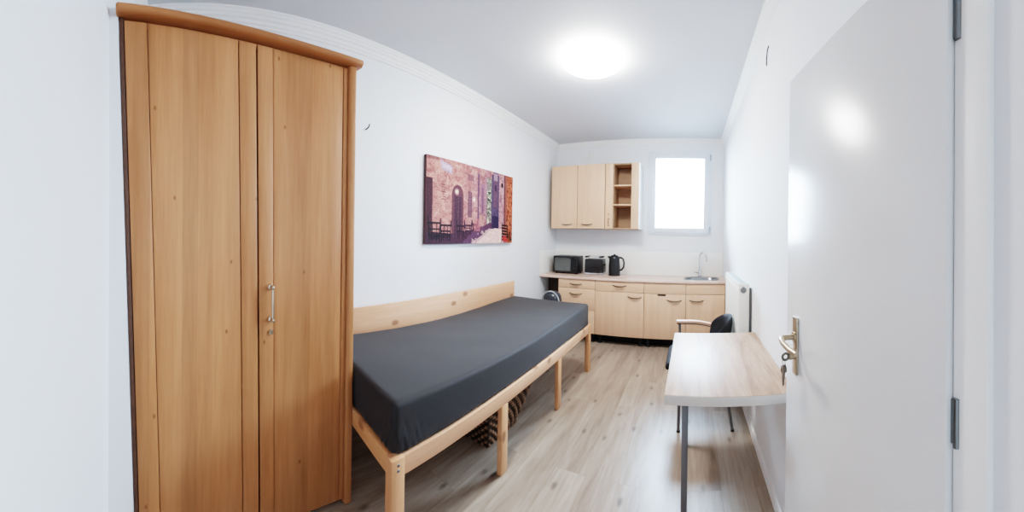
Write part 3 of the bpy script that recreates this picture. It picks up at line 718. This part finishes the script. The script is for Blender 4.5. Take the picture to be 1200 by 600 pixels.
# toaster
tx0, tx1, ty0, ty1 = -1.470, -1.205, 4.255, 4.44
ts = empty('toaster', ((tx0 + tx1) / 2, (ty0 + ty1) / 2, WT), 0, 'black toaster with a steel base strip, between the mini oven and the kettle', 'toaster')
bm = B(); box(bm, tx0, tx1, ty0, ty1, WT + .028, 1.085, .018, 4); tb = obj('toaster_body', bm, M['black'], ts)
boxobj('base_strip', (tx0 + .008, tx1 - .008, ty0 - .003, ty1 + .003, WT + .004, WT + .030), M['chrome'], ts, .005)
bm = B()
for yy in (ty0 + .055, ty1 - .055): box(bm, tx0 + .03, tx1 - .03, yy - .016, yy + .016, 1.080, 1.0865, .001)
obj('bread_slot', bm, M['dull_metal'], ts)
bm = B()
for yy in (ty0 + .04, ty0 + .075, ty1 - .075, ty1 - .04): tube(bm, [(tx0 + .012, yy, 1.116), (tx1 - .03, yy, 1.116)], .0035, 8)
for xx in (tx0 + .02, tx1 - .04): tube(bm, [(xx, ty0 + .035, 1.088), (xx, ty0 + .035, 1.116), (xx, ty1 - .035, 1.116), (xx, ty1 - .035, 1.088)], .0035, 8)
obj('bun_rack', bm, M['chrome'], ts)
for xx in (tx0 - .002, tx1 - .062): boxobj('rack_grip', (xx, xx + .046, ty0 + .02, ty1 - .02, 1.104, 1.124), M['black_matt'], ts, .006)
boxobj('lever', (tx1 - .001, tx1 + .022, ty0 + .06, ty0 + .10, 1.0, 1.02), M['black_matt'], ts, .004)
# kettle
kx, ky = -1.052, 4.330
kt = empty('electric_kettle', (kx, ky, WT), 0, 'black electric kettle on the worktop, right of the toaster', 'kettle')
bm = B(); lathe(bm, [(0, 0), (.082, 0), (.084, .010), (.078, .020), (0, .020)], (kx, ky, WT), 32); obj('power_base', bm, M['black_matt'], kt)
bm = B(); lathe(bm, [(0, .021), (.074, .021), (.079, .03), (.080, .06), (.077, .15), (.071, .235), (.064, .262), (.05, .276), (0, .280)], (kx, ky, WT), 32)
obj('kettle_body', bm, M['black'], kt)
bm = B(); prism(bm, [(kx - .066, WT + .225), (kx - .100, WT + .268), (kx - .06, WT + .268)], 1, ky - .02, ky + .02) ; obj('spout', bm, M['black'], kt)
bm = B(); lathe(bm, [(0, .300), (.014, .298), (.016, .286), (.045, .280), (.05, .272), (0, .272)], (kx, ky, WT), 24); obj('lid', bm, M['black_matt'], kt)
bm = B(); tube(bm, [(kx + .055, ky, WT + .250), (kx + .095, ky, WT + .252), (kx + .125, ky, WT + .232), (kx + .138, ky, WT + .18), (kx + .132, ky, WT + .12), (kx + .108, ky, WT + .085), (kx + .070, ky, WT + .072)], [.013, .013, .013, .012, .012, .012, .012], 12, sq=(1, 1)); obj('handle', bm, M['black_matt'], kt)

# small round junction cover on the back wall above the cabinets
bm = B(); box(bm, -1.60, -1.49, YB - .012, YB - .001, 2.555, 2.655, .006, 3)
tag(obj('junction_box_cover', bm, M['bracket'], origin=(-1.545, YB, 2.605)), 'small white blank cover on the back wall above the closed wall cabinet', 'wall box')

# ------------------------------------------------------------------ radiator on the right wall
rx0, rx1, ry0, ry1, rz0, rz1 = .362, .440, 2.325, 3.18, .21, 1.066
rd = empty('radiator', (XR, (ry0 + ry1) / 2, rz0), 0, 'white panel radiator on the right wall, behind the chair', 'radiator')
bm = B(); box(bm, rx0, rx0 + .014, ry0 + .004, ry1 - .004, rz0, rz1 - .004, .005)
for i in range(20):
    y = ry0 + .04 + (ry1 - ry0 - .08) * i / 19
    box(bm, rx0 - .003, rx0 + .006, y - .010, y + .010, rz0 + .04, rz1 - .05, .003)
obj('front_panel', bm, M['radiator'], rd)
bm = B(); box(bm, rx1 - .014, rx1, ry0 + .004, ry1 - .004, rz0, rz1 - .004, .005); obj('rear_panel', bm, M['radiator'], rd)
for y in (ry0, ry1 - .006): boxobj('end_cover', (rx0 - .001, rx1 + .001, y, y + .006, rz0, rz1 - .002), M['radiator'], rd, .002)
bm = B()
for i in range(26):
    y = ry0 + .01 + (ry1 - ry0 - .02) * i / 25
    box(bm, rx0 + .010, rx1 - .010, y - .006, y + .006, rz1 - .010, rz1 - .001, .001)
box(bm, rx0 + .002, rx0 + .012, ry0, ry1, rz1 - .012, rz1, .002); box(bm, rx1 - .012, rx1 - .002, ry0, ry1, rz1 - .012, rz1, .002)
obj('top_grille', bm, M['grille'], rd)
b2 = B(); lathe(b2, [(0, .008), (.013, .008), (.015, .004), (.022, .003), (.024, 0)], (0, 0, 0), 20); bmesh.ops.transform(b2, matrix=Matrix.Translation(((rx0 + rx1) / 2 - .004, ry0, rz1 - .045)) @ Matrix.Rotation(PI / 2, 4, 'X'), verts=b2.verts[:])
tag(obj('vent_plug', b2, M['steel'], rd), 'round metal vent plug')
bm = B(); tube(bm, [(XR - .001, ry0 + .012, .50), (rx1 + .012, ry0 + .012, .505), (rx1 + .012, ry0 + .012, rz1 - .03)], .008, 12); obj('pipe', bm, M['dull_metal'], rd)
for y in (ry0 + .15, ry1 - .15):
    for za, zb in ((.9, 1.0), (.26, .34)): boxobj('wall_bracket', (rx1 - .001, XR - .001, y - .02, y + .02, za, zb), M['dull_metal'], rd, .001)

# ------------------------------------------------------------------ desk
DX0, DX1, DY0, DY1, DZ = -.100, .461, 1.335, 2.215, .741
dk = empty('desk', ((DX0 + DX1) / 2, (DY0 + DY1) / 2, 0), 0, 'desk with oak-look top and pale grey edge against the right wall', 'desk')
def dskew(bm):
    for v in bm.verts:
        v.co.y -= .034 * (v.co.x - DX0) / (DX1 - DX0) * max(0, 1 - (v.co.y - DY0) / (DY1 - DY0))
    return bm
bm = B(); box(bm, DX0 + .002, DX1 - .001, DY0 + .002, DY1 - .002, DZ - .008, DZ, .001); dskew(bm); obj('desktop', bm, M['desktop'], dk)
bm = B(); box(bm, DX0, DX1, DY0, DY1, DZ - .042, DZ - .0015, .003); dskew(bm); tag(obj('edge_band', bm, M['desk_edge'], dk), 'pale grey edge')
for y in (DY0 + .05, DY1 - .06):
    bm = B(); box(bm, -.026, .002, y - .014, y + .014, .006, DZ - .042, .003); box(bm, -.040, .016, y - .028, y + .028, DZ - .047, DZ - .042, .001); l_ = obj('leg', bm, M['dull_metal'], dk)
    bm = B(); lathe(bm, [(0, 0), (.016, 0), (.016, .007), (0, .007)], (-.012, y, 0), 14); obj('foot_cap', bm, M['black_matt'], l_)
boxobj('wall_batten', (DX1 - .032, DX1 - .002, DY0 + .05, DY1 - .05, DZ - .075, DZ - .043), M['desk_edge'], dk, .003)

# ------------------------------------------------------------------ armchair at the far side of the desk, facing left
CX, CY = .11, 2.575
ch = empty('armchair', (CX, CY, 0), 0, 'black padded chair with wooden armrests, tucked beyond the desk near the radiator', 'chair')
sw = .23
# seat
bm = B(); box(bm, -.175, .27, CY - sw, CY + sw, .425, .482, .026, 5)
for i in range(1, 8): bmesh.ops.bisect_plane(bm, geom=bm.verts[:] + bm.edges[:] + bm.faces[:], plane_co=(-.175 + .445 * i / 8, 0, 0), plane_no=(1, 0, 0))
for v in bm.verts:
    t = (v.co.x + .175) / .445; k = 1 - .10 * (2 * abs(t - .45)) ** 3
    v.co.y = CY + (v.co.y - CY) * k
    if t < .25: v.co.z -= .02 * (1 - t / .25) ** 2
obj('seat', bm, M['black_fabric'], ch, smooth=60)
# backrest: oval padded shell, ends wrap forward (towards -x), leaning back
bm = B(); NA, NB = 24, 12
def backpt(a, b, off):
    yy = .215 * a; h = .165 * b * math.sqrt(max(0, 1 - .93 * abs(a) ** 2.2))
    z = .615 + h; x = .315 - .125 * abs(a) ** 2 + .16 * h
    edge = max(abs(a), abs(b)) ** 6
    return Vector((x + off * (1 - .8 * edge), CY + yy, z))
for s in (0, 1):
    g = [[bm.verts.new(backpt(-1 + 2 * i / NA, -1 + 2 * j / NB, -.020 if s == 0 else .020)) for i in range(NA + 1)] for j in range(NB + 1)]
    for j in range(NB):
        for i in range(NA):
            q = (g[j][i], g[j][i + 1], g[j + 1][i + 1], g[j + 1][i]); bm.faces.new(q if s == 0 else q[::-1])
    if s == 0: g0 = g
ring = lambda g: [g[0][i] for i in range(NA + 1)] + [g[j][NA] for j in range(1, NB + 1)] + [g[NB][i] for i in range(NA - 1, -1, -1)] + [g[j][0] for j in range(NB - 1, 0, -1)]
ra, rb = ring(g0), ring(g)
for i in range(len(ra)): bm.faces.new((ra[i], ra[(i + 1) % len(ra)], rb[(i + 1) % len(ra)], rb[i]))
obj('backrest', bm, M['black_fabric'], ch, smooth=70)
for sgn in (-1, 1):
    ya = CY + sgn * .272
    # frame tube: front leg up to the armrest, rear leg up to the back
    bm = B(); tube(bm, [(-.068, ya, .008), (-.066, ya, .20), (-.078, ya, .43), (-.085, ya, .640)], .011, 12); fl = obj('leg', bm, M['dull_metal'], ch)
    bm = B(); lathe(bm, [(0, 0), (.014, 0), (.014, .012), (0, .012)], (-.068, ya, 0), 12); obj('foot_cap', bm, M['black_matt'], fl)
    bm = B(); tube(bm, [(.325, ya, .008), (.29, ya, .22), (.262, ya - sgn * .01, .45), (.278, ya - sgn * .05, .545)], .011, 12); fl = obj('leg', bm, M['dull_metal'], ch)
    bm = B(); lathe(bm, [(0, 0), (.014, 0), (.014, .012), (0, .012)], (.325, ya, 0), 12); obj('foot_cap', bm, M['black_matt'], fl)
    # wooden armrest: bowed strip
    bm = B(); pr = []
    for i in range(19):
        t = i / 18; x = -.112 + .40 * t; z = .655 - .055 * max(0, (t - .35) / .65) ** 1.8
        pr.append((x, z))
    poly_ = [(x, z + .010) for x, z in pr] + [(x, z - .010) for x, z in pr[::-1]]
    prism(bm, poly_, 1, ya - .024, ya + .024)
    bmesh.ops.bevel(bm, geom=[e for e in bm.edges if abs(e.verts[0].co.y - e.verts[1].co.y) < 1e-6], offset=.005, segments=2, profile=.5, affect='EDGES')
    obj('armrest', bm, M['arm_wood'], ch)
    bm = B(); tube(bm, [(x, ya, z - .017) for x, z in pr], .008, 8); tube(bm, [(pr[-1][0], ya, pr[-1][1] - .017), (.285, ya - sgn * .05, .535)], .009, 8); obj('arm_tube', bm, M['dull_metal'], ch)
bm = B()
for x in (-.05, .225): tube(bm, [(x - .015 if x < 0 else x + .04, CY - .272, .415), (x - .015 if x < 0 else x + .04, CY + .272, .415)], .010, 10)
for y in (CY - .16, CY + .16): tube(bm, [(-.07, y, .415), (.27, y, .415)], .009, 10)
tube(bm, [(.278, CY - .222, .545), (.31, CY - .10, .55), (.33, CY, .552), (.31, CY + .10, .55), (.278, CY + .222, .545)], .010, 10)
obj('seat_frame', bm, M['dull_metal'], ch)

# ------------------------------------------------------------------ door leaf, folded back along the right wall
dr = empty('door_1', (.402, .42, 0), 0, kind='structure')
HX, HY, FX, FY = .422, .405, .353, 1.114
da = math.atan2(FX - HX, FY - HY)          # small swing from the wall direction
DM = Matrix.Translation((HX, HY, 0)) @ Matrix.Rotation(da * -1, 4, 'Z')
DW = math.hypot(FX - HX, FY - HY)
def dobj(name, bm, mat, parent=dr):
    bmesh.ops.transform(bm, matrix=DM, verts=bm.verts[:]); return obj(name, bm, mat, parent)
bm = B(); box(bm, 0, .040, 0, DW, .006, 1.984, .003); leaf = dobj('door_leaf', bm, M['door'])
yl = DW - .085
bm = B(); box(bm, -.008, 0, yl - .019, yl + .019, .942, 1.136, .003); pl = dobj('door_plate', bm, M['brass'])
bm = B(); tube(bm, [(-.006, yl, 1.070), (-.05, yl, 1.070), (-.058, yl - .006, 1.068), (-.062, yl - .03, 1.062), (-.060, yl - .075, 1.056), (-.054, yl - .115, 1.054)], [.0095, .0095, .010, .0095, .009, .0075], 14)
b2 = B(); lathe(b2, [(0, 0), (.016, 0), (.016, .008), (.0, .008)], (0, 0, 0), 18); bmesh.ops.transform(b2, matrix=Matrix.Translation((-.006, yl, 1.070)) @ Matrix.Rotation(-PI / 2, 4, 'Y'), verts=b2.verts[:]); mt = bpy.data.meshes.new('t'); b2.to_mesh(mt); b2.free(); bm.from_mesh(mt); bpy.data.meshes.remove(mt)
dobj('door_handle', bm, M['brass'])
bm = B(); tube(bm, [(-.006, yl, 1.006), (-.028, yl, 1.006)], .0125, 14); dobj('lock_cylinder', bm, M['brass'])
for z in (.25, 1.02, 1.78):
    bm = B(); tube(bm, [(.020, -.012, z), (.020, -.012, z + .09)], .008, 10); box(bm, .016, .024, -.012, .003, z + .005, z + .085, 0); dobj('hinge', bm, M['steel'])
# keys in the lock
kc = DM @ Vector((-.016, yl, 1.006))
ks = empty('key_bunch', tuple(kc), 0, 'key in the door lock with more keys hanging from it on a ring', 'keys')
def key_bm(L, head):
    L *= 1.25; head *= 1.25; bm = B(); lathe(bm, [(head * .45, -.0012), (head, -.0012), (head, .0012), (head * .45, .0012), (head * .45, -.0012)], (0, 0, 0), 18)
    box(bm, -.0035, .0035, -head - L, -head + .002, -.0012, .0012, .0004)
    for k in range(4): box(bm, .0035, .006 - .0006 * (k % 2), -head - L + .004 + k * .006, -head - L + .007 + k * .006, -.001, .001, 0)
    return bm
bm = key_bm(.030, .012); bmesh.ops.transform(bm, matrix=DM @ Matrix.Translation((-.040, yl, 1.006)) @ Matrix.Rotation(PI / 2, 4, 'Z') @ Matrix.Rotation(PI / 2, 4, 'Y'), verts=bm.verts[:]); obj('key', bm, M['keysteel'], ks)
bm = B(); rc = Vector((-.046, yl, .987)); tube(bm, [tuple(rc + Vector((0, .012 * math.cos(a), .014 * math.sin(a)))) for a in [2 * PI * i / 20 for i in range(21)]], .0012, 8, cap=False); dobj('key_ring', bm, M['keysteel'], ks)
for i, (rot, dx) in enumerate(((.16, -.003), (-.22, .003), (.02, 0))):
    bm = key_bm(.030, .011); bmesh.ops.transform(bm, matrix=DM @ Matrix.Translation((-.046 + dx * 2, yl + dx, .965)) @ Matrix.Rotation(PI / 2, 4, 'Z') @ Matrix.Rotation(rot, 4, 'Y') @ Matrix.Rotation(PI / 2, 4, 'X'), verts=bm.verts[:]); obj('key', bm, M['keysteel'], ks)

# small things on the walls
bm = B(); tube(bm, [(XL, 1.225, 2.172), (XL + .022, 1.228, 2.176), (XL + .034, 1.235, 2.19), (XL + .034, 1.238, 2.206)], .0045, 8)
tag(obj('wall_hook', bm, M['black_matt'], origin=(XL, 1.225, 2.172)), 'small dark metal hook on the left wall beside the wardrobe', 'hook')
bm = B(); tube(bm, [(XR - .001, 1.90, 2.60), (XR - .008, 1.905, 2.575), (XR - .007, 1.93, 2.53), (XR - .001, 1.95, 2.50)], .0035, 8)
tag(obj('cable_end', bm, M['black_matt'], origin=(XR, 1.92, 2.55)), 'short dark cable end sticking from the right wall below the cornice', 'cable')

# ------------------------------------------------------------------ light
SKY = 40.0
w = bpy.data.worlds.new('sky'); sc.world = w; w.use_nodes = True
nt = w.node_tree; nt.nodes.clear()
wo = nt.nodes.new('ShaderNodeOutputWorld'); bg = nt.nodes.new('ShaderNodeBackground')
bg.inputs[0].default_value = (.58, .79, 1.0, 1); bg.inputs[1].default_value = 46.0
# overcast sky, brighter overhead than the courtyard below the horizon
gtc = nt.nodes.new('ShaderNodeTexCoord'); gsp = nt.nodes.new('ShaderNodeSeparateXYZ'); nt.links.new(gtc.outputs['Generated'], gsp.inputs[0])
grp = nt.nodes.new('ShaderNodeMapRange'); grp.inputs[1].default_value = -.25; grp.inputs[2].default_value = .15
grp.inputs[3].default_value = SKY * .16; grp.inputs[4].default_value = SKY
nt.links.new(gsp.outputs[2], grp.inputs[0]); nt.links.new(grp.outputs[0], bg.inputs[1])
nt.links.new(bg.outputs[0], wo.inputs[0])
ld = bpy.data.lights.new('window_portal', 'AREA'); ld.shape = 'RECTANGLE'; ld.size = WX1 - WX0; ld.size_y = WZ1 - WZ0
ld.cycles.is_portal = True
lo = bpy.data.objects.new('window_portal', ld); COL.objects.link(lo); lo.location = ((WX0 + WX1) / 2, YB + T + .01, (WZ0 + WZ1) / 2); lo.rotation_euler = (-PI / 2, 0, 0)

# ------------------------------------------------------------------ camera: wide cylindrical panorama, as the photograph
F, YAW, PIT, CXP, CYP = 372.0172, 1.9832, .0163, 71.4062, 276.6925
def cyl(fo, r, u):
    c, s = math.cos(PIT), math.sin(PIT); f0 = c * fo + s * u; u0 = -s * fo + c * u
    c, s = math.cos(YAW), math.sin(YAW); return Vector((c * r - s * f0, s * r + c * f0, u0))
ph = (600 - CXP) / F
fw = cyl(math.cos(ph), math.sin(ph), 0); up = cyl(0, 0, 1); rt = fw.cross(up)
cam = bpy.data.cameras.new('camera'); co = bpy.data.objects.new('camera', cam); COL.objects.link(co)
R3 = Matrix((rt, up, -fw)).transposed()
co.matrix_world = Matrix.Translation((0, 0, CAMH)) @ R3.to_4x4()
cam.type = 'PANO'; cam.panorama_type = 'CENTRAL_CYLINDRICAL'
cam.central_cylindrical_range_u_min = -600 / F; cam.central_cylindrical_range_u_max = 600 / F
cam.central_cylindrical_range_v_min = (CYP - 600) / F; cam.central_cylindrical_range_v_max = CYP / F
cam.central_cylindrical_radius = 1.0
cam.clip_start = .02
sc.camera = co

vs = sc.view_settings
sc.display_settings.display_device = 'sRGB'
vs.view_transform = 'Filmic'; vs.look = 'High Contrast'; vs.exposure = 1.38; vs.gamma = 1.0
sc.cycles.use_denoising = True
sc.cycles.max_bounces = 16; sc.cycles.diffuse_bounces = 10; sc.cycles.glossy_bounces = 6; sc.cycles.sample_clamp_indirect = 6
